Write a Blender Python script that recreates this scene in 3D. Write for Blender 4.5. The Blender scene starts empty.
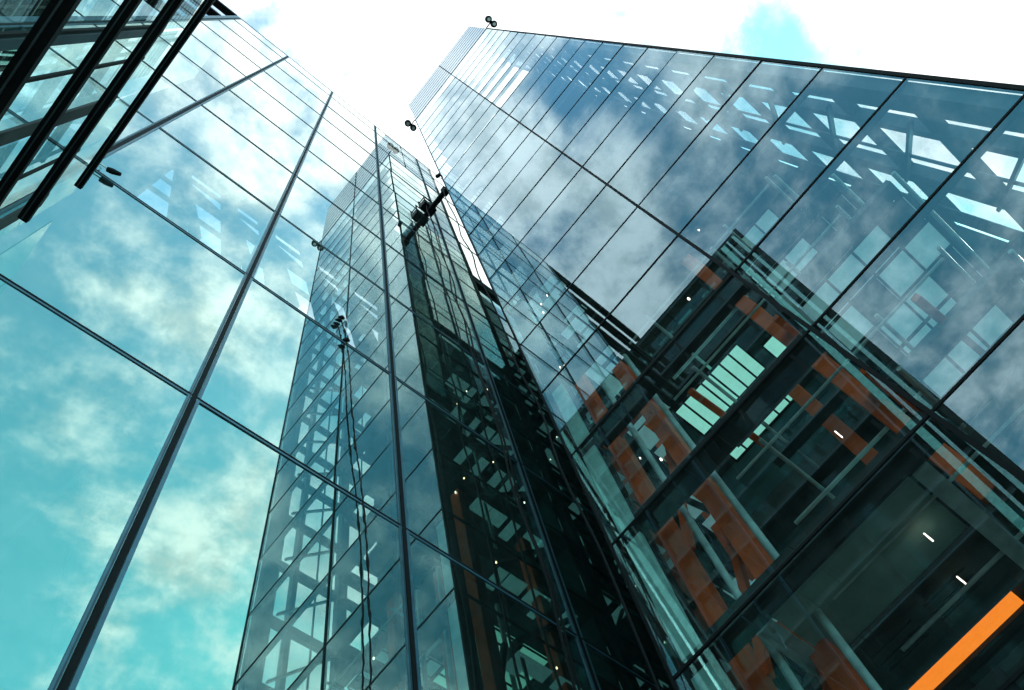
import bpy, bmesh, math, random
from mathutils import Matrix, Vector
random.seed(7)
sc = bpy.context.scene
COL = sc.collection
R = math.radians
EYE = 1.6                                   # eye height: z values called zc are above the eye

# ------------------------------------------------------------------ camera
cam = bpy.data.cameras.new('camera')
co = bpy.data.objects.new('camera', cam); COL.objects.link(co)
f = 902.287
am = (-0.63569178, 0.75227315, 0.17315045)
cm = (0.75743394, 0.56456582, 0.3279623)
um = (-0.1489624, -0.33963296, 0.92868706)
M = Matrix(((cm[0], -cm[1], -cm[2], 0), (am[0], -am[1], -am[2], 0), (um[0], -um[1], -um[2], EYE), (0, 0, 0, 1)))
co.matrix_world = M
cam.sensor_width = 36; cam.lens = 36*f/1024; cam.clip_start = .05; cam.clip_end = 3000
sc.camera = co

# ------------------------------------------------------------------ sky
SUN_EL, SUN_AZ = 43, 123.7                    # azimuth measured from +Y clockwise
w = bpy.data.worlds.new('World'); sc.world = w; w.use_nodes = True
nt = w.node_tree; N = nt.nodes; L = nt.links
for n in list(N): N.remove(n)
def nd(t, **k):
    n = N.new(t)
    for a, b in k.items(): setattr(n, a, b)
    return n
def mth(op, a, b=None, c=None, clamp=False):
    n = N.new('ShaderNodeMath'); n.operation = op; n.use_clamp = clamp
    for i, v in enumerate((a, b, c)):
        if v is None: continue
        if isinstance(v, (int, float)): n.inputs[i].default_value = v
        else: L.new(v, n.inputs[i])
    return n.outputs[0]
sky = nd('ShaderNodeTexSky', sky_type='NISHITA', sun_disc=False)
sky.sun_elevation = R(SUN_EL); sky.sun_rotation = R(SUN_AZ); sky.air_density = 1.0; sky.dust_density = .6; sky.ozone_density = 1.5
tc = nd('ShaderNodeTexCoord')
sep = nd('ShaderNodeSeparateXYZ'); L.new(tc.outputs['Generated'], sep.inputs[0])
zz = mth('MAXIMUM', sep.outputs[2], .04)
u = mth('DIVIDE', sep.outputs[0], zz); v = mth('DIVIDE', sep.outputs[1], zz)
cmb = nd('ShaderNodeCombineXYZ'); L.new(u, cmb.inputs[0]); L.new(v, cmb.inputs[1]); cmb.inputs[2].default_value = 3.3
def noise(scale, detail, rough, dist=0.0, off=0.0):
    n = nd('ShaderNodeTexNoise'); n.inputs['Scale'].default_value = scale; n.inputs['Detail'].default_value = detail
    n.inputs['Roughness'].default_value = rough; n.inputs['Distortion'].default_value = dist
    if off:
        ad = nd('ShaderNodeVectorMath', operation='ADD'); L.new(cmb.outputs[0], ad.inputs[0]); ad.inputs[1].default_value = (off, off*.7, off*1.3)
        L.new(ad.outputs[0], n.inputs['Vector'])
    else: L.new(cmb.outputs[0], n.inputs['Vector'])
    return n.outputs['Fac']
n1 = noise(4.2, 12, .60, .35, 4.0)
n2 = noise(15, 10, .60, .12, 9.0)
def blob(x0, y0, rx, ry, amp):
    dx = mth('DIVIDE', mth('SUBTRACT', u, x0), rx); dy = mth('DIVIDE', mth('SUBTRACT', v, y0), ry)
    d2 = mth('ADD', mth('MULTIPLY', dx, dx), mth('MULTIPLY', dy, dy))
    return mth('MULTIPLY', mth('POWER', 2.718, mth('MULTIPLY', d2, -1.0)), amp)
# broad banks of cloud (u = x/z, v = y/z) and clear stretches between them
BL = [(.14, -.03, .15, .12, .34), (.52, -.44, .20, .16, .34), (.22, -.16, .12, .09, .25), (.0, .02, .09, .08, .2),
      (.37, -.275, .05, .03, -.15), (.455, -.335, .03, .025, -.15), (.20, -.178, .04, .02, -.16), (-.033, .019, .02, .015, -.10),
      (-.15, .02, .06, .06, .25), (-.24, .02, .06, .05, .2), (-.34, -.03, .06, .05, .16), (-.44, .08, .09, .08, .32),
      (-.20, -.085, .05, .05, -.30), (-.28, -.12, .06, .05, -.28), (-.31, .03, .04, .03, -.15),
      (.0, -.40, .05, .03, .14), (.055, -.365, .03, .03, .12), (-.04, -.53, .05, .05, .08), (-.02, -.28, .10, .05, -.08), (.22, -.58, .07, .13, .15), (.04, -.82, .10, .12, -.25), (.11, -.45, .05, .05, -.2),
      (-.14, -.15, .05, .05, .16), (.02, -.22, .05, .04, .12), (-.6, -.1, .3, .2, .06)]
cov = mth('ADD', mth('MULTIPLY', n1, 1.25), mth('MULTIPLY', n2, .42))
for b in BL: cov = mth('ADD', cov, blob(*b))
mr = nd('ShaderNodeMapRange', interpolation_type='SMOOTHSTEP'); L.new(cov, mr.inputs[0])
mr.inputs[1].default_value = .70; mr.inputs[2].default_value = 1.08; mr.inputs[3].default_value = .10
tint = nd('ShaderNodeMix', data_type='RGBA', blend_type='MULTIPLY'); tint.inputs[0].default_value = 1
L.new(sky.outputs[0], tint.inputs[6]); 
rr = mth('SQRT', mth('ADD', mth('MULTIPLY', u, u), mth('MULTIPLY', v, v)))
tr_ = nd('ShaderNodeMapRange'); L.new(rr, tr_.inputs[0]); tr_.inputs[1].default_value = .2; tr_.inputs[2].default_value = .7
tg = nd('ShaderNodeMix', data_type='RGBA'); L.new(tr_.outputs[0], tg.inputs[0]); tg.inputs[6].default_value = (1.1, 2.6, 2.35, 1); tg.inputs[7].default_value = (.85, 3.0, 2.3, 1)
L.new(tg.outputs[2], tint.inputs[7])
cl = nd('ShaderNodeMix', data_type='RGBA'); L.new(mr.outputs[0], cl.inputs[0]); L.new(tint.outputs[2], cl.inputs[6]); 
cr = nd('ShaderNodeMapRange', interpolation_type='SMOOTHSTEP'); L.new(n2, cr.inputs[0]); cr.inputs[1].default_value = .36; cr.inputs[2].default_value = .60
cc = nd('ShaderNodeMix', data_type='RGBA'); L.new(cr.outputs[0], cc.inputs[0]); cc.inputs[6].default_value = (9.0, 9.7, 9.8, 1); cc.inputs[7].default_value = (14, 14.2, 14.2, 1)
L.new(cc.outputs[2], cl.inputs[7])
bg = nd('ShaderNodeBackground'); bg.inputs[1].default_value = .10; L.new(cl.outputs[2], bg.inputs[0])
wo = nd('ShaderNodeOutputWorld'); L.new(bg.outputs[0], wo.inputs[0])

sd = bpy.data.lights.new('sun', 'SUN'); sd.energy = 2.0; sd.angle = R(3); sd.color = (1, .95, .88)
so = bpy.data.objects.new('sun', sd); COL.objects.link(so)
d = Vector((math.sin(R(SUN_AZ))*math.cos(R(SUN_EL)), math.cos(R(SUN_AZ))*math.cos(R(SUN_EL)), math.sin(R(SUN_EL))))
so.rotation_euler = d.to_track_quat('Z', 'Y').to_euler()

sc.view_settings.view_transform = 'Standard'; sc.view_settings.look = 'None'; sc.view_settings.gamma = 1
sc.view_settings.exposure = 0.62; sc.view_settings.use_curve_mapping = False
cy = sc.cycles
cy.max_bounces = 14; cy.diffuse_bounces = 2; cy.glossy_bounces = 8; cy.transparent_max_bounces = 28; cy.transmission_bounces = 4
cy.sample_clamp_indirect = 6; cy.caustics_reflective = False; cy.caustics_refractive = False
cy.use_denoising = True

# ------------------------------------------------------------------ materials
def mat(name, col, rough=.5, metal=0.0, var=.25, scale=3.0, spec=.5, emit=None, es=0.0):
    m = bpy.data.materials.new(name); m.use_nodes = True; t = m.node_tree; b = t.nodes['Principled BSDF']
    tcn = t.nodes.new('ShaderNodeTexCoord'); nz = t.nodes.new('ShaderNodeTexNoise'); nz.inputs['Scale'].default_value = scale; nz.inputs['Detail'].default_value = 6
    t.links.new(tcn.outputs['Object'], nz.inputs['Vector'])
    rp = t.nodes.new('ShaderNodeValToRGB'); rp.color_ramp.elements[0].position = .3; rp.color_ramp.elements[1].position = .7
    rp.color_ramp.elements[0].color = (*[c*(1-var) for c in col], 1); rp.color_ramp.elements[1].color = (*[min(1, c*(1+var)) for c in col], 1)
    t.links.new(nz.outputs['Fac'], rp.inputs[0]); t.links.new(rp.outputs[0], b.inputs['Base Color'])
    b.inputs['Roughness'].default_value = rough; b.inputs['Metallic'].default_value = metal; b.inputs['Specular IOR Level'].default_value = spec
    if emit:
        b.inputs['Emission Color'].default_value = (*emit, 1); b.inputs['Emission Strength'].default_value = es
    return m
def glass(name, f0, refl, trans, wave=.0003, rough=0.0, power=5.0, wscale=.35, dust=.07, white=3.0):
    """coated architectural glass: outer face of each sheet mirrors by its angle, the rest passes tinted"""
    m = bpy.data.materials.new(name); m.use_nodes = True; t = m.node_tree; n = t.nodes; l = t.links
    for x in list(n): n.remove(x)
    geo = n.new('ShaderNodeNewGeometry'); tcn = n.new('ShaderNodeTexCoord')
    nz = n.new('ShaderNodeTexNoise'); nz.inputs['Scale'].default_value = wscale; nz.inputs['Detail'].default_value = 2.5
    l.new(geo.outputs['Position'], nz.inputs['Vector'])
    bp = n.new('ShaderNodeBump'); bp.inputs['Strength'].default_value = 1.0; bp.inputs['Distance'].default_value = wave; l.new(nz.outputs['Fac'], bp.inputs['Height'])
    dt = n.new('ShaderNodeVectorMath'); dt.operation = 'DOT_PRODUCT'; l.new(geo.outputs['Incoming'], dt.inputs[0]); l.new(geo.outputs['Normal'], dt.inputs[1])
    def mm(op, a, b):
        q = n.new('ShaderNodeMath'); q.operation = op
        for i, vv in enumerate((a, b)):
            if isinstance(vv, (int, float)): q.inputs[i].default_value = vv
            else: l.new(vv, q.inputs[i])
        return q.outputs[0]
    c1 = mm('SUBTRACT', 1.0, mm('ABSOLUTE', dt.outputs['Value'], 0))
    fr = mm('ADD', mm('MULTIPLY', mm('POWER', c1, power), 1-f0), f0)
    fr = mm('MULTIPLY', fr, mm('SUBTRACT', 1.0, geo.outputs['Backfacing']))
    # faint dirt film varies the tint from pane to pane
    rnd = n.new('ShaderNodeObjectInfo')
    tr = n.new('ShaderNodeBsdfTransparent'); 
    tm = n.new('ShaderNodeMix'); tm.data_type = 'RGBA'; l.new(geo.outputs['Backfacing'], tm.inputs[0]); tm.inputs[7].default_value = (1, 1, 1, 1)
    tv = n.new('ShaderNodeMix'); tv.data_type = 'RGBA'; l.new(rnd.outputs['Random'], tv.inputs[0])
    tv.inputs[6].default_value = (*trans, 1); tv.inputs[7].default_value = (*[x*.88 for x in trans], 1)
    l.new(tv.outputs[2], tm.inputs[6]); l.new(tm.outputs[2], tr.inputs['Color'])
    gl = n.new('ShaderNodeBsdfGlossy'); gl.inputs['Roughness'].default_value = rough; l.new(bp.outputs[0], gl.inputs['Normal'])
    gv = n.new('ShaderNodeMix'); gv.data_type = 'RGBA'; l.new(rnd.outputs['Random'], gv.inputs[0])
    gv.inputs[6].default_value = (*refl, 1); gv.inputs[7].default_value = (*[x*.93 for x in refl], 1); l.new(gv.outputs[2], gl.inputs['Color'])
    gw = n.new('ShaderNodeMix'); gw.data_type = 'RGBA'; l.new(mm('POWER', c1, white), gw.inputs[0]); l.new(gv.outputs[2], gw.inputs[6]); gw.inputs[7].default_value = (1, 1, 1, 1); l.new(gw.outputs[2], gl.inputs['Color'])
    mx = n.new('ShaderNodeMixShader'); l.new(fr, mx.inputs[0]); l.new(tr.outputs[0], mx.inputs[1]); l.new(gl.outputs[0], mx.inputs[2])
    mp = n.new('ShaderNodeMapping'); mp.inputs['Scale'].default_value = (2.2, 2.2, .22); l.new(geo.outputs['Position'], mp.inputs[0])
    dn = n.new('ShaderNodeTexNoise'); dn.inputs['Scale'].default_value = 1.6; dn.inputs['Detail'].default_value = 8; dn.inputs['Roughness'].default_value = .65; l.new(mp.outputs[0], dn.inputs['Vector'])
    df = n.new('ShaderNodeBsdfDiffuse'); df.inputs['Color'].default_value = (.42, .52, .50, 1)
    dm = mm('MULTIPLY', mm('POWER', dn.outputs['Fac'], 2.2), dust)
    dm = mm('MULTIPLY', dm, mm('SUBTRACT', 1.0, geo.outputs['Backfacing']))
    m2 = n.new('ShaderNodeMixShader'); l.new(dm, m2.inputs[0]); l.new(mx.outputs[0], m2.inputs[1]); l.new(df.outputs[0], m2.inputs[2])
    o = n.new('ShaderNodeOutputMaterial'); l.new(m2.outputs[0], o.inputs[0])
    return m
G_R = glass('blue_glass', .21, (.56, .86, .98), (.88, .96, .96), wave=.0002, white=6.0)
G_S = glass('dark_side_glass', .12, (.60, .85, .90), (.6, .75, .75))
G_C = glass('clear_glass', .06, (.8, .95, 1), (.90, .97, .97))
G_L = glass('teal_mirror_glass', .50, (.60, .95, .82), (.84, .96, .95), wave=.00012)
G_B = glass('grey_green_glass', .05, (.62, .92, .92), (.5, .72, .7))
M_black = mat('black_steel', (.006, .008, .010), .75, 0, .2, 3.0, .12)
M_dark = mat('dark_painted_steel', (.014, .020, .022), .6, 0, .3, 3.0, .2)
M_dark2 = mat('graphite_soffit', (.034, .048, .042), .75, 0, .3, 3.0, .15)
M_fin = mat('blue_anodised_frame', (.035, .12, .17), .45, .4)
M_rail = mat('pale_aluminium', (.50, .62, .62), .3, .6)
M_highlight = mat('bar_highlight_grey', (.05, .07, .08), .5, .3)  # lighter grey imitating the highlight along the screen bars
M_teal = mat('pale_green_panel', (.30, .62, .58), .35)
M_steel = mat('blue_grey_steel', (.022, .055, .07), .5, 0, .25, 3.0, .3)
M_orange = mat('orange_paint', (.72, .105, .008), .5, 0, .25, 2.0, .3)
M_wall = mat('teal_grey_wall', (.025, .075, .085), .8, 0, .3, 1.0, .1)
M_pale = mat('pale_steel', (.35, .55, .55), .4)
M_par = mat('parapet_metal', (.20, .36, .46), .22, .85, .1, 1.0)
M_line = mat('joint_line', (.02, .04, .06), .5)
M_conc = mat('concrete', (.30, .30, .29), .8)
M_paving = mat('stone_paving', (.26, .26, .25), .8, 0, .3, 1.5)
M_glow = mat('added_glow_panel', (.5, .8, .75), .5, emit=(.30, .80, .66), es=.62)  # added glow stands in for daylight on the landing panels
M_glow_dim = mat('dim_added_glow_panel', (.4, .7, .72), .5, emit=(.22, .50, .52), es=.26)  # weaker added glow for the pale interior panels, no lamps
M_rust = mat('rust_brown_steel', (.09, .035, .02), .6)
M_soffit = mat('grey_green_soffit', (.20, .38, .33), .5, 0, .25, 1.5)
M_lito = mat('orange_light_lens', (.9, .35, .08), .5, emit=(1.0, .24, .02), es=.95)
M_warm = mat('warm_lamp_lens', (.9, .8, .7), .3, emit=(1, .62, .36), es=5)
M_spot = mat('lamp_lens', (.9, .9, .9), .3, emit=(1, .84, .70), es=4)

# ------------------------------------------------------------------ mesh helpers
class MB:
    def __init__(s): s.bm = bmesh.new()
    def box(s, x0, x1, y0, y1, z0, z1, m=None):
        vs = [s.bm.verts.new(Vector(p) if m is None else m @ Vector(p)) for p in
              ((x0, y0, z0), (x1, y0, z0), (x1, y1, z0), (x0, y1, z0), (x0, y0, z1), (x1, y0, z1), (x1, y1, z1), (x0, y1, z1))]
        for q in ((0, 3, 2, 1), (4, 5, 6, 7), (0, 1, 5, 4), (1, 2, 6, 5), (2, 3, 7, 6), (3, 0, 4, 7)): s.bm.faces.new([vs[i] for i in q])
        return s
    def bar(s, p, q, w, h, up=(0, 0, 1)):
        """rectangular bar from p to q"""
        p, q = Vector(p), Vector(q); d = (q-p); ln = d.length; d.normalize()
        u_ = Vector(up)
        if abs(d.dot(u_)) > .98: u_ = Vector((1, 0, 0))
        sx = d.cross(u_).normalized(); sy = sx.cross(d).normalized()
        m = Matrix.Translation(p) @ Matrix((sx, sy, d)).transposed().to_4x4()
        return s.box(-w/2, w/2, -h/2, h/2, 0, ln, m)
    def tube(s, pts, r, n=10):
        rings = []
        P = [Vector(p) for p in pts]
        for i, p in enumerate(P):
            d = (P[min(i+1, len(P)-1)]-P[max(i-1, 0)]).normalized()
            a = Vector((0, 0, 1)) if abs(d.z) < .9 else Vector((1, 0, 0))
            sx = d.cross(a).normalized(); sy = d.cross(sx)
            rr = r[i] if isinstance(r, (list, tuple)) else r
            rings.append([s.bm.verts.new(p+sx*rr*math.cos(2*math.pi*k/n)+sy*rr*math.sin(2*math.pi*k/n)) for k in range(n)])
        for a, b in zip(rings, rings[1:]):
            for k in range(n): s.bm.faces.new((a[k], a[(k+1) % n], b[(k+1) % n], b[k]))
        s.bm.faces.new(rings[0][::-1]); s.bm.faces.new(rings[-1])
        return s
    def build(s, name, m, parent=None, bevel=0, label=None, kind=None):
        bmesh.ops.recalc_face_normals(s.bm, faces=s.bm.faces)
        me = bpy.data.meshes.new(name); s.bm.to_mesh(me); s.bm.free(); me.materials.append(m)
        o = bpy.data.objects.new(name, me); COL.objects.link(o)
        if parent:
            o.parent = parent
            top = parent
            off = Vector(top.location)
            while top.parent: top = top.parent; off += Vector(top.location)
            me.transform(Matrix.Translation(-off))
        if bevel:
            b = o.modifiers.new('bevel', 'BEVEL'); b.width = bevel; b.segments = 2; b.limit_method = 'ANGLE'
        if label: o['label'] = label
        if kind: o['kind'] = kind
        return o
def B(x0, x1, y0, y1, z0, z1): return MB().box(x0, x1, y0, y1, z0, z1)
def Z(zc): return zc+EYE
def thing(name, loc, label, cat, group=None):
    o = bpy.data.objects.new(name, None); COL.objects.link(o); o.location = loc; o['label'] = label; o['category'] = cat
    o.empty_display_size = .1
    if group: o['group'] = group
    return o
def pane(parent, axis, at, a0, a1, z0, z1, m, out, th=.024, tilt=.0015, name='glass_pane'):
    """one sheet of glass; axis 'x' means its plane is x=at; very slightly out of true, as set glass is"""
    b = MB(); t1, t2 = random.gauss(0, tilt), random.gauss(0, tilt*.7)
    hw, hz = (a1-a0)/2, (z1-z0)/2; mx = Matrix.Translation((0, 0, 0))
    if axis == 'x':
        mx = Matrix.Translation((at, (a0+a1)/2, (z0+z1)/2)) @ Matrix.Rotation(t1, 4, 'Z') @ Matrix.Rotation(t2, 4, 'Y')
        b.box(0 if out < 0 else -th, th if out < 0 else 0, -hw, hw, -hz, hz, mx)
    else:
        mx = Matrix.Translation(((a0+a1)/2, at, (z0+z1)/2)) @ Matrix.Rotation(t1, 4, 'Z') @ Matrix.Rotation(t2, 4, 'X')
        b.box(-hw, hw, 0 if out < 0 else -th, th if out < 0 else 0, -hz, hz, mx)
    return b.build(name, m, parent)

# ------------------------------------------------------------------ ground
g = MB(); g.box(-900, 900, -900, 900, -.5, 0); go = g.build('ground', M_paving); go['kind'] = 'structure'

# ================================================================== RIGHT TOWER
XF, XB = 10.0, 16.7; Y0, Y1 = -6.72, 5.05; YM = -.90
FL = [11.55+4.03*k for k in range(-3, 22)]           # transom heights above the eye (last 96.2)
FLZ = [Z(z) for z in FL if z > -1.5]
ROOF = Z(113.8); PB = Z(97.0)
T = thing('glass_tower', (13, -1, 0), 'tall blue glass tower on the right with louvred parapet and orange steelwork inside', 'tower')
levels = [0.0]+[z for z in FLZ if z > .5]
levels[-1] = PB
for z0, z1 in zip(levels, levels[1:]):
    for a0, a1 in ((Y0, YM), (YM, Y1)):
        pane(T, 'x', XF, a0+.01, a1-.01, z0+.02, z1-.02, G_R, -1)
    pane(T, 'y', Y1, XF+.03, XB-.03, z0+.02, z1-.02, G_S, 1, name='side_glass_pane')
    pane(T, 'y', Y0, XF+.03, XB-.03, z0+.02, z1-.02, G_C, -1, name='end_glass_pane')
# joints and mullions
for y, wd in ((Y0, .10), (YM, .085), (Y1, .06)):
    MB().box(XF-.03, XF+.11, y-wd/2, y+wd/2, 0, PB).build('mullion', M_black, T)
for z in levels[1:]:
    B(XF-.018, XF+.07, Y0, Y1, z-.03, z+.03).build('transom', M_black, T)
    B(XF+.05, XB, Y1-.05, Y1+.012, z-.03, z+.03).build('side_transom', M_black, T)
B(XF-.035, XF+.12, Y0, Y1, PB-.08, PB+.1).build('parapet_sill', M_black, T)
B(XF, XB, Y1-.05, Y1+.03, PB-.08, PB+.1).build('parapet_sill', M_black, T)
B(XB-.15, XB+.25, Y1-.30, Y1+.03, 0, ROOF).build('corner_post', M_black, T)
B(XB-.10, XB+.10, Y0-.02, Y0+.2, 0, ROOF).build('corner_post', M_black, T)
# parapet of long horizontal louvres
def parapet(x0, x1, y0, y1):
    b = B(x0, x1, y0, y1, PB+.10, ROOF); pp = b.build('parapet', M_par, T)
    n = 8; ln = MB()
    for i in range(1, n+1):
        z = PB+.1+(ROOF-PB-.1)*i/n
        ln.box(x0-.02, x1+.02, y0-.02, y1+.02, z-.10, z+.02)
    ln.build('louvre_lines', M_line, pp)
parapet(XF-.01, XF+.05, Y0, Y1); parapet(XF+.08, XB-.2, Y1-.05, Y1+.01); parapet(XF+.08, XB, Y0, Y0+.06)
B(XF-.05, XF-.015, YM-.05, YM+.05, PB, ROOF).build('parapet_joint', M_black, T)
B(12.2, 12.3, Y1+.012, Y1+.04, PB, ROOF).build('parapet_joint', M_black, T)
# floor edge beams, side wall frame, decks
for i, z in enumerate(levels[1:-1]):
    B(XF+.10, XF+.62, YM+.05, Y1-.75, z+.04, z+.34).build('edge_beam', M_dark, T)
    B(XF+.10, XF+.24 if z > Z(14) else XF+.6, Y0+.1, YM, z+.04, z+.2).build('edge_beam', M_dark, T)
    B(XF+.6, XB-.2, Y0+.08, Y0+.32, z-.05, z+.45).build('side_beam', M_steel, T)
    B(XF+.6, XB-.2, YM-.14, YM+.14, z+.05, z+.5).build('cross_beam', M_dark, T)
    B(15.6, 16.5, Y0+.4, Y1-.35, z, z+.7).build('rear_beam', M_dark, T)
for x in (12.75, 15.3): MB().tube([(x, Y0+.5, 0), (x, Y0+.5, PB-.2)], .05, 8).build('side_tube', M_steel, T)
for z in levels[2:16]:
    MB().bar((11.0, Y0+.55, z+.3), (14.2, Y0+.55, z+4.0), .09, .14, (0, 1, 0)).build('side_brace', M_steel, T)
for x0, x1 in ((XF+.14, XF+.88), (11.6, 11.85), (14.0, 14.5)):
    B(x0, x1, Y0+.06, Y0+.40, 0, PB-.1).build('side_column', M_steel, T)
# floor decks: solid towards the rear and high up, open at the front where the lifts run
for i, z in enumerate(levels[1:-1]):
    if z < Z(8) or (z > Z(27) and i < 12):
        B(13.0, 15.55, YM+.2, Y1-1.6, z+.02, z+.2).build('floor_deck', M_dark2, T)
    jb = MB()
    if i < 12 and z > Z(26):
        for k in range(6): jb.box(12.4, 15.6, YM+.4+k*.8, YM+.47+k*.8, z-.16, z+.0)
        jb.build('ceiling_joists', M_dark, T)
B(16.42, 16.5, Y0+.4, Y1-.3, 0, PB-.2).build('rear_wall', M_wall, T)
# pale corner strip and orange lift frame near the corner
for z0, z1 in zip(levels[1:7], levels[2:8]):
    B(XF+.24, XF+.34, Y1-.62, Y1-.19, z0+.42, z1-.03).build('pale_corner_panel', M_teal, T)
B(XF+.36, XF+.50, Y1-.70, Y1-.08, 0, Z(32)).build('corner_column', M_black, T)
for (x, y, b0, top) in ((11.55, 4.38, 0, 27), (11.55, 3.10, 0, 24), (12.6, -.62, 12, 28), (14.6, 4.2, 0, 27), (14.9, .3, 12, 23)):
    B(x-.2, x+.2, y-.2, y+.2, Z(b0) if b0 else 0, Z(top)).build('orange_column', M_orange, T, .02)
for (x, y) in ((10.9, 3.60), (10.9, 2.62), (13.2, 3.6)):
    MB().tube([(x, y, 0), (x, y, Z(23))], .075, 12).build('guide_tube', M_pale, T)
B(10.78, 10.88, -.6, 4.6, Z(16.35), Z(16.55)).build('rust_beam', M_rust, T)
B(10.78, 10.88, -.6, 4.6, Z(20.4), Z(20.6)).build('rust_beam', M_rust, T)
B(11.25, 11.5, .9, 2.7, Z(16.9), Z(17.2)).build('orange_beam', M_orange, T, .015)
B(11.6, 11.85, -.4, 1.6, Z(13.0), Z(13.25)).build('orange_beam', M_orange, T, .015)
B(11.3, 11.6, 2.7, 4.2, Z(21.2), Z(21.6)).build('orange_beam', M_orange, T, .015)
for (y, z, xa, xb) in ((-.95, 15.1, 11.2, 14.0), (-.75, 19.2, 11.4, 13.6), (-2.9, 11.3, 10.9, 14.6), (-4.6, 11.3, 11.2, 14.6), (1.9, 19.5, 11.2, 13.8), (-2.6, 15.2, 11.0, 13.0)):
    MB().bar((xa, y, Z(z)), (xb, y-.1, Z(z)), .17, .2).build('orange_tie', M_orange, T, .015)
for i in range(2, 6):
    z0, z1 = levels[i], levels[i+1]
    MB().bar((11.7, 4.2, z0+.3), (11.7, 3.2, z1), .17, .17).build('orange_brace', M_orange, T)
    MB().bar((12.2, 3.0, z0), (12.2, 4.4, z1), .14, .14).build('grey_brace', M_steel, T)
# added glowing panels in place of daylight through the glazed lift landing
def added_glow_panel(x0, x1, y0, y1, z, nx, ny, m=None):
    c = B(x0, x1, y0, y1, z, z+.05).build('added_glow_panel', m or M_glow, T)
    b = MB()
    for i in range(nx+1):
        x = x0+(x1-x0)*i/nx; b.box(x-.035, x+.035, y0, y1, z-.06, z-.004)
    b.build('ceiling_grid', M_black, c); b = MB()
    for j in range(ny+1):
        y = y0+(y1-y0)*j/ny; b.box(x0, x1, y-.03, y+.03, z-.10, z-.062)
    b.build('ceiling_grid', M_black, c)
added_glow_panel(13.2, 14.5, .35, 3.0, Z(22.9), 1, 7); added_glow_panel(14.75, 15.9, .2, 3.0, Z(22.9), 1, 6); added_glow_panel(13.9, 15.2, -.75, -.05, Z(22.95), 1, 1)
added_glow_panel(11.9, 12.1, 1.0, 3.4, Z(22.6), 1, 5)
added_glow_panel(12.15, 12.5, -.1, 2.1, Z(18.4), 1, 5)
added_glow_panel(12.75, 12.95, -.2, 1.3, Z(14.7), 1, 4)
for (x0, x1, y0, y1, zz_) in ((11.6, 15.4, -4.7, -1.3, 19.05), (12.6, 15.6, -4.6, -1.5, 23.1), (13.2, 15.6, -4.2, -1.5, 27.15), (12.3, 15.4, -4.2, -1.5, 15.1)):
    added_glow_panel(x0, x1, y0, y1, Z(zz_), 4, 4, M_glow_dim)  # pale panels glow by themselves, emission added
    dk = MB()
    for i in range(4):
        for j in range(4):
            if random.random() < .45:
                a, b_ = x0+(x1-x0)*i/4, y0+(y1-y0)*j/4; dk.box(a+.04, a+(x1-x0)/4-.04, b_+.04, b_+(y1-y0)/4-.04, Z(zz_)-.03, Z(zz_)-.003)
    dk.build('ceiling_tiles', M_steel, T)
    for y in (y0-.16, y1+.1): MB().tube([(x0-.6, y, Z(zz_)-.1), (x1, y, Z(zz_)-.1)], .06, 8).build('ceiling_rail', M_pale, T)
    B(x0-.5, x0-.1, y0, y1, Z(zz_)-.1, Z(zz_)+.1).build('bulkhead', M_steel, T)
# low hall: smooth soffit, slotted strip and its orange lamp
zc = Z(11.28)
B(10.22, 11.85, .05, 3.12, zc, zc+.05).build('hall_ceiling', M_soffit, T)
B(11.90, 16.3, -.6, 3.9, zc+.02, zc+.08).build('slotted_ceiling', M_dark2, T)
B(10.15, 10.22, -.5, 3.2, zc-.08, zc+.2).build('ceiling_edge', M_black, T)
B(11.85, 11.90, -.1, 3.15, zc-.06, zc+.06).build('ceiling_edge', M_black, T)
B(10.3, 13.4, -.30, .0, zc-.08, zc-.03).build('ceiling_rim', M_pale, T)
B(10.3, 12.6, 3.14, 3.5, zc-.08, zc-.03).build('ceiling_rim', M_pale, T)
sl = MB()
for grp in (.58, 1.8):
    for k in range(3): sl.box(12.38+k*.24, 12.42+k*.24, grp, grp+.92, zc-.01, zc+.018)
sl.build('ceiling_slots', M_black, T)
B(13.26, 13.72, .40, 2.95, zc-.14, zc-.02).build('orange_light', M_lito, T, .02, label='glowing orange light bar under the lowest visible ceiling')
B(13.16, 13.24, .2, 3.1, zc-.2, zc+.02).build('light_housing', M_dark, T)
B(13.74, 13.82, .2, 3.1, zc-.2, zc+.02).build('light_housing', M_dark, T)
B(10.6, 16.3, -6.2, -1.0, zc+.02, zc+.2).build('floor_deck', M_dark2, T)

for z in levels[2:12]:
    for k in range(1):
        x = 11.2+random.random()*4.8; y = 4.5+random.random()*.3
        MB().tube([(x, y, z-.12), (x, y, z-.06)], .026, 10).build('downlight', M_warm, T)
    x = 12.2+random.random()*.6
    B(x, x+.12, 4.62, 4.66, z+.6, z+3.4).build('white_post', M_teal, T)
    B(x+1.5, x+1.62+random.random()*.6, 4.52, 4.56, z+1.2, z+1.7).build('pale_panel', M_teal, T)
    for k in range(5):
        x = 12.4+k*.72+random.random()*.4; q = random.random()*.5
        B(x, x+.25+q, 3.5+q, 4.45, z-.04, z-.01).build('added_glow_panel', M_glow_dim, T)  # small self-glowing patches added behind the side glass
    MB().bar((12.6, 4.4, z+.3), (15.8, 4.4, z+3.8), .16, .16).build('inner_brace', M_steel, T)
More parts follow.
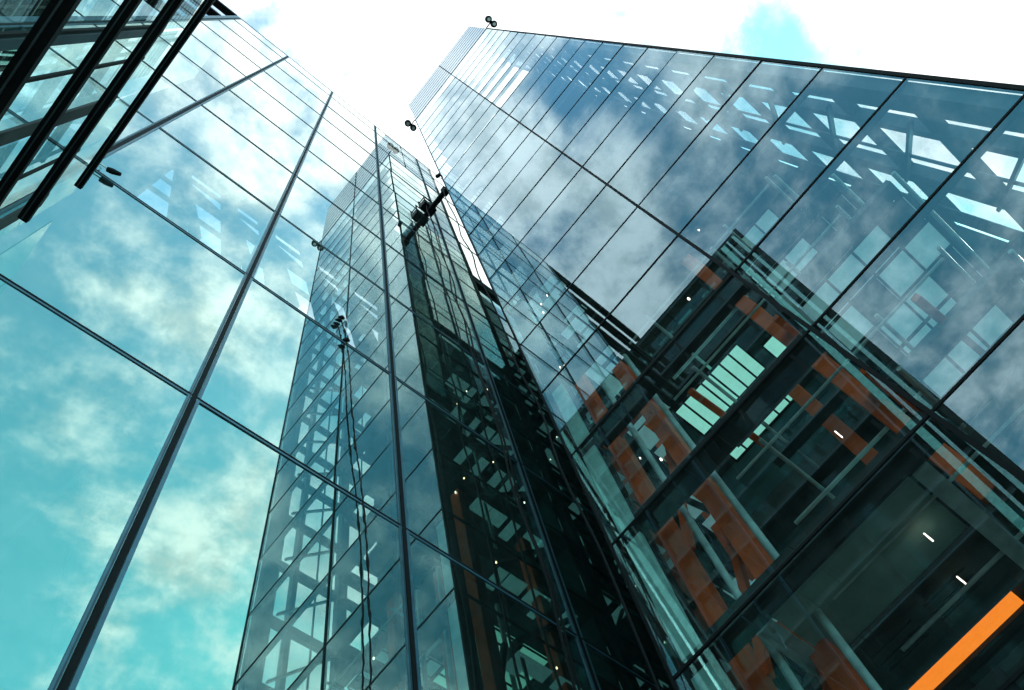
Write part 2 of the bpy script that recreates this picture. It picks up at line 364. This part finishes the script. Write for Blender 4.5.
# pipes, rails and trays under the floors
for z in levels[3:8]:
    for (x, r) in ((10.95, .035), (12.75, .05)):
        MB().tube([(x, YM-2.6, z-.25), (x, 2.3, z-.25)], r, 8).build('pipe', M_pale, T)
    for y in (-3.6, -1.9, 1.4):
        MB().tube([(10.8, y, z-.12), (15.5, y, z-.12)], .045, 8).build('pipe', M_pale, T)
    B(11.9, 12.15, -4.9, -1.0, z-.30, z-.22).build('cable_tray', M_steel, T)
    B(14.2, 14.5, -4.9, 2.0, z-.34, z-.26).build('cable_tray', M_steel, T)
for (x, y, z) in ((11.0, .25, 22.5), (13.5, 3.9, 18.7), (12.8, 1.6, 14.6), (15.0, 2.2, 14.7), (13.8, 4.3, 22.6), (15.5, 4.2, 30.7), (12.4, 4.6, 34.7), (14.8, 4.5, 34.7), (13.4, 4.4, 38.6), (15.6, 4.6, 26.6), (11.3, 4.5, 26.7), (15.2, -2, 34.6)):
    MB().tube([(x, y, Z(z)), (x, y, Z(z)+.09)], .028, 12).build('downlight', M_spot, T)
for (x, y, z) in ((11.1, .55, 11.2), (12.2, .75, 11.2), (13.0, -3.6, 15.0), (11.6, .3, 15.1)):
    B(x, x+.22, y, y+.022, Z(z)-.15, Z(z)-.12).build('strip_lamp', M_spot, T)

# ------------------------------------------------------------------ block behind the tower
D = thing('rear_office_block', (22, -2, 0), 'lower dark glass block standing behind the tall right tower', 'building')
B(17.1, 31, -6.4, 2.6, 0, Z(66)).build('core_wall', M_dark2, D)
for i in range(16):
    z = Z(3.5+4.03*i)
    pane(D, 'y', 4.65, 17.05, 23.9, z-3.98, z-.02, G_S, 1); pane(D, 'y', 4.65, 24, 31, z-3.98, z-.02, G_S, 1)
    B(17.05, 31, 4.58, 4.70, z-.06, z+.06).build('transom', M_black, D)
    ls = MB()
    for k in range(7): ls.box(17.4+k*1.9, 18.5+k*1.9+random.random()*.4, 4.52, 4.55, z-1.5, z-1.2)
    ls.build('blind_strip', M_teal, D)
    if z < Z(58):
        for k in range(6):
            x = 17.2+k*1.15+random.random()*.5
            B(x, x+.35+random.random()*.4, 3.1+random.random()*.5, 4.2, z-.31, z-.26).build('added_glow_panel', M_glow_dim, D)  # self-glowing patches added to brighten the block's interior
        B(17.6+random.random()*4, 17.9+random.random()*4+.5, 4.3, 4.4, z-3.6, z-.3).build('orange_column', M_orange, D) if z < Z(40) else None
        for k in range(2):
            x = 18+random.random()*4
            MB().bar((x, 4.0, z-3.8), (x+1.8, 4.0, z-.3), .12, .12).build('inner_brace', M_steel, D)
    B(17.1, 31, 2.7, 4.4, z-.25, z+.05).build('floor_slab', M_dark2, D)
    for k in range(1):
        x = 17.6+random.random()*5; y = 3.0+random.random()
        if z < Z(46): MB().tube([(x, y, z-.32), (x, y, z-.255)], .03, 10).build('downlight', M_spot, D)
B(17.0, 31.1, 4.45, 4.75, Z(65.6), Z(67)).build('roof_edge', M_black, D)

B(23.2, 23.6, 4.75, 7.33-.05, 0, Z(64)).build('sky_block_wall', M_dark2, D)  # wall added to shut out the sky and keep the gap dark

# ================================================================== LEFT MIRROR BUILDING
YL = 7.33
LM = [-8.30, -3.28, 1.56, 6.40, 11.24, 16.08, 20.92]
LZ = [0]+[Z(16+8.3*k) for k in range(-1, 9)]+[Z(87.3)]
T2 = thing('mirror_glass_building', (6, 12, 0), 'teal mirror glass building on the left reflecting clouds and the tower', 'building')
for z0, z1 in zip(LZ, LZ[1:]):
    for x0, x1 in zip(LM, LM[1:]): pane(T2, 'y', YL, x0+.012, x1-.012, z0+.015, z1-.015, G_L, -1, tilt=.0010)
for x in LM:
    B(x-.045, x+.045, YL-.03, YL+.03, 0, Z(87.3)).build('mullion', M_black, T2)
    B(x-.125, x-.058, YL-.022, YL-.004, 0, Z(87.2)).build('mullion_trim', M_fin, T2)
    B(x+.058, x+.125, YL-.022, YL-.004, 0, Z(87.2)).build('mullion_trim', M_fin, T2)
    B(x-.085, x-.07, YL-.034, YL-.023, 0, Z(87.2)).build('trim_line', M_steel, T2)
    B(x-.17, x-.075, YL+.035, YL+.16, 0, Z(87.2)).build('mullion_frame', M_fin, T2)
    B(x+.075, x+.17, YL+.035, YL+.16, 0, Z(87.2)).build('mullion_frame', M_fin, T2)
for z in LZ[1:]:
    B(LM[0], LM[-1], YL-.026, YL+.025, z-.03, z+.03).build('transom', M_black, T2)
    B(LM[0], LM[-1], YL-.020, YL-.004, z-.105, z-.04).build('transom_trim', M_fin, T2)
    B(LM[0], LM[-1], YL+.04, YL+.13, z-.13, z-.05).build('transom_frame', M_fin, T2)
B(LM[0]-.35, LM[0]-.06, YL-.02, YL+.4, 0, Z(87.3)).build('end_frame', M_fin, T2)
# narrower bays past the end frame, behind open rails at the top
for z0, z1 in zip(LZ[:7], LZ[1:7]):
    for x0, x1 in ((-12.6, -8.67), (-16.8, -12.6), (-21, -16.8)): pane(T2, 'y', YL, x0+.012, x1-.012, z0+.015, z1-.015, G_L, -1, tilt=.0006, name='end_bay_pane')
    B(-21, LM[0]-.36, YL-.026, YL+.025, z1-.03, z1+.03).build('transom', M_black, T2)
for x in (-12.6, -16.8): B(x-.04, x+.04, YL-.03, YL+.03, 0, Z(57.6)).build('mullion', M_black, T2)
for z in (86.9, 77.5, 69.0, 61.0):
    B(-21, LM[0]-.36, YL-.05, YL+.55, Z(z)-.40, Z(z)+.40).build('screen_rail', M_black, T2)
B(-21.3, -21, YL, YL+.4, 0, Z(87.2)).build('screen_post', M_black, T2)
# inside: braces, back wall with open truss band
YB = 14.0
B(-8.5, 23.7, YB, YB+.3, 0, Z(46.2)).build('back_wall', M_wall, T2)
B(-8.5, 23.7, YB, YB+.3, Z(58.2), Z(87)).build('back_wall', M_wall, T2)
for i in range(5):
    x = -1.15+i*2.95+(.25 if i % 2 else 0)
    MB().bar((x, YB+.1, Z(46)), (x-2.2, YB+.1, Z(58.4)), 1.0, .3, (0, 1, 0)).build('truss_brace', M_wall, T2)
    MB().bar((x-2.0, YB-.2, Z(56.5)), (x+.9, YB-.2, Z(46)), .55, .3, (0, 1, 0)).build('truss_brace', M_wall, T2)
    MB().bar((x-1.3, YB-.5, Z(52.5)), (x+1.6, YB-.5, Z(51.0)), .4, .3, (0, 1, 0)).build('truss_brace', M_wall, T2)
for z in (48.6, 51.6, 54.8): B(-3.6, 11.5, YB-.35, YB-.15, Z(z)-.16, Z(z)+.16).build('truss_rail', M_wall, T2)
B(11.5, 23.7, YB, YB+.25, Z(46.2), Z(58.2)).build('back_wall', M_wall, T2)
B(-8.6, -3.6, YB, YB+.25, Z(46.2), Z(58.2)).build('back_wall', M_wall, T2)
for i in range(4):
    x = -8+i*4.6
    MB().bar((x, YB-.8, 0), (x+4.6, YB-.8, Z(22)), .14, .14, (0, 1, 0)).build('inner_brace', M_steel, T2)
    MB().bar((x+4.6, YB-.5, 0), (x, YB-.5, Z(22)), .14, .14, (0, 1, 0)).build('inner_brace', M_steel, T2)
B(23.7, 24, YL+.1, YB+.3, 0, Z(87)).build('end_wall', M_wall, T2)
B(20.92, 23.9, YL, YL+.05, 0, Z(87.2)).build('end_panel', M_wall, T2)
B(-8.4, 23.6, 8.2, YB, Z(85.8), Z(86.2)).build('roof_slab', M_dark2, T2)

# ================================================================== BLACK STEEL SCREEN
DF = 2.2
T3 = thing('steel_screen', (-DF, 2.5, 0), 'black steel framed glass screen of wide bars before the mirror glass at top left', 'screen')
for r0, r1 in ((2.95, 3.2), (4.12, 4.47), (5.25, 5.59), (6.31, 6.76), (7.58, 8.04)):
    zt = r1*DF; dep = DF*(r1/r0-1)
    bb = B(-DF-dep, -DF, -1.5, 2.66*DF-random.random()*.06, Z(zt), Z(zt)+.16).build('screen_bar', M_black, T3, .006)
    B(-DF-dep*.62, -DF-dep*.50, -1.5, 2.64*DF, Z(zt)-.02, Z(zt)-.001).build('bar_highlight', M_highlight, bb)  # highlight line put on each bar as a lighter strip
for a0, a1, m_ in ((.948, 1.005, M_steel), (1.19, 1.212, M_black), (1.52, 1.62, M_dark), (1.99, 2.015, M_black), (2.39, 2.51, M_dark)):
    top = 8.04*DF
    wdt = (a1-a0)*DF
    B(-DF-.40, -DF-.36, a0*(DF+.38), a1*(DF+.38), 0, Z(top)-.1).build('screen_post' if wdt > .1 else 'tie_rod', m_, T3, .004)
B(-DF-.41, -DF-.37, .925*(DF+.38), .942*(DF+.38), 0, Z(8*DF)).build('screen_post', M_black, T3)

G_T = glass('screen_glass_tint', .10, (.6, .9, .9), (.62, .86, .84))
gx = DF+.45
for r0, r1 in ((3.3, 4.3), (4.34, 5.42), (5.46, 6.52), (6.56, 7.78)):
    for a0, a1 in ((-.5, .96), (.98, 1.56), (1.58, 2.0), (2.02, 2.62)):
        pane(T3, 'x', -gx, a0*gx, a1*gx, Z(r0*gx), Z(r1*gx), G_T, 1, tilt=.003, name='screen_glass')

# ================================================================== OPPOSITE OFFICE BUILDING (behind the eye, seen in the glass)
XO = -20.0; ZB = 2.07*(20-XO); BT = Z(ZB)
T5 = thing('opposite_office_building', (-34, 2, 0), 'dark office building mirrored in the lower part of the right tower glass', 'building')
YA, YZ = -.1727*(20-XO), 40.0
nf = 19; BF = [Z(ZB-4.2-4.1*k) for k in range(nf)]
lev = sorted([0, BT]+BF)
def YE(z): return YA+(BT-z)*.0728                      # the end wall leans out with height
for z0, z1 in zip(lev, lev[1:]):
    ye = YE((z0+z1)/2)
    a = ye
    while a < 8:
        pane(T5, 'x', XO, a+.03, a+5.8, z0+.1, z1-.1, G_B, 1); a += 5.83
    B(XO-26, XO-.02, ye-.02, ye+.1, z0+.1, z1-.1).build('end_wall', M_dark, T5)
    B(XO+.02, XO+.45, ye-.1, YZ, z1-.35, z1+.2).build('ledge', M_dark, T5)
    B(XO+.46, XO+.50, ye-.1, 9, z1-.28, z1-.12).build('ledge_rail', M_steel, T5)
    B(XO-25, XO-.1, ye+.12, YZ, z1-.3, z1+.09).build('floor_slab', M_dark2, T5)
    B(XO-24.5, XO-1.6, ye+1.3, YZ-1, z0+.1, z1-.31).build('core', M_dark2, T5)
for off, wd, m_ in ((.5, .30, M_pale), (1.25, .20, M_rail), (1.9, .5, M_teal), (2.6, .16, M_steel)):
    MB().bar((XO+.62, YE(0)+off, 0), (XO+.62, YE(BT)+off, BT-.5), .12, wd, (0, 1, 0)).build('raking_fin', m_, T5)
MB().bar((XO+.6, YE(0)-.1, 0), (XO+.6, YE(BT)-.1, BT), .3, .4, (0, 1, 0)).build('raking_edge', M_black, T5)
for y in [YA+5.83*k for k in range(1, 9)]:
    B(XO+.03, XO+.3, y-.14, y+.14, 0, BT).build('facade_post', M_black, T5)
B(XO-26, XO+.5, YA-.2, YZ, BT+.01, BT+.4).build('roof', M_black, T5)
for k in range(7):
    y = YA+1.5+k*3.1+random.random()
    B(XO-1.2, XO-.6, y, y+1.9, BT-3.4, BT-1.3).build('roller_blind', M_teal, T5)
B(XO-5.5, XO-2.2, YA+.2, YA+2.6, BT+.41, BT+1.6).build('roof_plant', M_dark, T5)
B(XO-15, XO-9, YA+.2, YA+2.2, BT+.41, BT+2.2).build('roof_plant', M_dark, T5)
B(XO-3.0, XO-1.0, 2, 4.2, BT+.41, BT+1.5).build('roof_plant', M_dark, T5)

# ================================================================== FITTINGS
def floodlight(loc, dirv, label, pole=.55):
    t = thing('floodlight', loc, label, 'floodlight', 'twin floodlights on the parapet corners')
    x, y, z = loc; dx, dy = dirv
    MB().tube([(x, y, z), (x+dx*pole, y+dy*pole, z+.05)], .06, 8).build('bracket', M_black, t)
    for s_ in (-1, 1):
        cx, cy_ = x+dx*pole+s_*.36*abs(dy), y+dy*pole+s_*.36*abs(dx)
        h = MB().tube([(cx, cy_, z-.30), (cx, cy_, z-.12), (cx, cy_, z+.25), (cx, cy_, z+.42)], [.22, .36, .36, .2], 14).build('lamp_head', M_black, t, .02)
        MB().tube([(cx, cy_, z-.34), (cx, cy_, z-.301)], .17, 14).build('lens', M_rail, h)
    MB().tube([(x+dx*pole-.42*abs(dy), y+dy*pole-.42*abs(dx), z+.05), (x+dx*pole+.42*abs(dy), y+dy*pole+.42*abs(dx), z+.05)], .09, 8).build('yoke', M_black, t)
    return t
floodlight((XF-.02, Y0-.03, PB+.2), (0, -1), 'black twin floodlight on the far parapet corner at the very top of the right tower', .8)
floodlight((XF-.02, Y1+.03, PB+.2), (0, 1), 'black twin floodlight on the parapet corner facing the mirror building', .75)
t = thing('security_camera', (-3.0, YL, Z(24.5)), 'small dark security camera on a pale bracket on the left mirror glass', 'camera')
MB().tube([(-3.25, YL-.03, Z(24.3)), (-3.1, YL-.16, Z(24.45)), (-2.75, YL-.16, Z(24.5))], .022, 8).build('arm', M_rail, t)
MB().tube([(-3.25, YL-.03, Z(23.9)), (-3.1, YL-.15, Z(24.38)), (-2.95, YL-.03, Z(24.6))], .018, 8).build('brace', M_rail, t)
MB().tube([(-2.80, YL-.16, Z(24.42)), (-2.68, YL-.17, Z(24.5)), (-2.50, YL-.19, Z(24.62))], [.07, .08, .05], 12).build('camera_body', M_black, t)
MB().tube([(-3.25, YL-.05, Z(23.8)), (-3.25, YL-.05, Z(24.4))], .03, 8).build('wall_plate', M_dark, t)
t = thing('corner_sensor', (XF, Y1, Z(62)), 'tiny black sensor clipped to the upper corner edge of the right tower', 'sensor')
MB().tube([(XF-.1, Y1+.05, Z(62)), (XF-.1, Y1+.25, Z(62.3))], .14, 10).build('sensor_body', M_black, t)
MB().tube([(XF, Y1, Z(61.9)), (XF-.1, Y1+.06, Z(62))], .05, 8).build('clip', M_black, t)

# suspended cleaning cradle in the gap between tower and mirror building
t = thing('cleaning_cradle', (10.2, 6.4, Z(57)), 'dark window cleaning cradle hanging in the gap between the two glass towers', 'cradle')
x0, x1, y0, y1, zb = 9.55, 10.5, 6.62, 7.22, Z(57.6)
b = MB().box(x0, x1, y0, y1, zb, zb+.12); b.build('deck', M_black, t)
b = MB()
for (a, c, e, g_) in ((x0, x1, y0, y0+.04), (x0, x1, y1-.04, y1), (x0, x0+.04, y0, y1), (x1-.04, x1, y0, y1)): b.box(a, c, e, g_, zb+.12, zb+1.0)
b.build('side_panel', M_dark, t)
b = MB()
for px_, py_ in ((x0, y0), (x1-.06, y0), (x0, y1-.06), (x1-.06, y1-.06)): b.box(px_, px_+.06, py_, py_+.06, zb, zb+2.3)
b.box(x0, x1, y0, y0+.06, zb+2.2, zb+2.3).box(x0, x1, y1-.06, y1, zb+2.2, zb+2.3).box(x0, x0+.06, y0, y1, zb+1.6, zb+1.68).box(x1-.06, x1, y0, y1, zb+1.6, zb+1.68)
b.build('cage', M_black, t)
B(9.9, 10.2, Y1+.03, YL-.06, Z(56.9), Z(57.25)).build('support_arm', M_black, t)
B(9.85, 10.25, 5.1, 5.45, Z(56.6), Z(57.7)).build('winch', M_black, t)
for (x, y) in ((9.9, 5.3), (10.4, 7.1), (9.7, 6.7)):
    pts = []; 
    for k in range(40):
        z = Z(57-k*1.25); pts.append((x+.05*math.sin(k*1.3+x), y+.06*math.sin(k*.9+y), z))
    MB().tube(pts, .032, 6).build('hanging_cable', M_black, t)

# knotted black rope hanging down the mirror glass
t = thing('hanging_rope', (4.6, 7.2, Z(25)), 'knotted black rope hanging down the left mirror glass beside the tower reflection', 'rope')
pts = [(4.48, 25.75), (4.62, 24.9), (4.84, 22.8), (4.95, 20.3), (5.13, 17.8), (5.27, 16.6), (5.42, 14.5), (5.46, 12.7), (5.49, 11.7), (5.5, 9.0), (5.5, 6.5)]
P = []; RR = []
for (xa, za), (xb, zb_) in zip(pts, pts[1:]):
    n = max(3, int((za-zb_)/.16))
    for k in range(n):
        q = k/n; P.append((xa+(xb-xa)*q+random.gauss(0, .006), 7.235+random.gauss(0, .008), Z(za+(zb_-za)*q)))
        RR.append(.014+.022*(random.random()**3))
MB().tube(P, RR, 8).build('rope_line', M_black, t)
for x, z in ((4.48, 25.8), (4.7, 24.2), (4.4, 25.4)):
    MB().tube([(x-.1, 7.22, Z(z)-.1), (x, 7.2, Z(z)), (x+.09, 7.22, Z(z)+.08)], [.03, .07, .03], 8).build('knot', M_black, t)
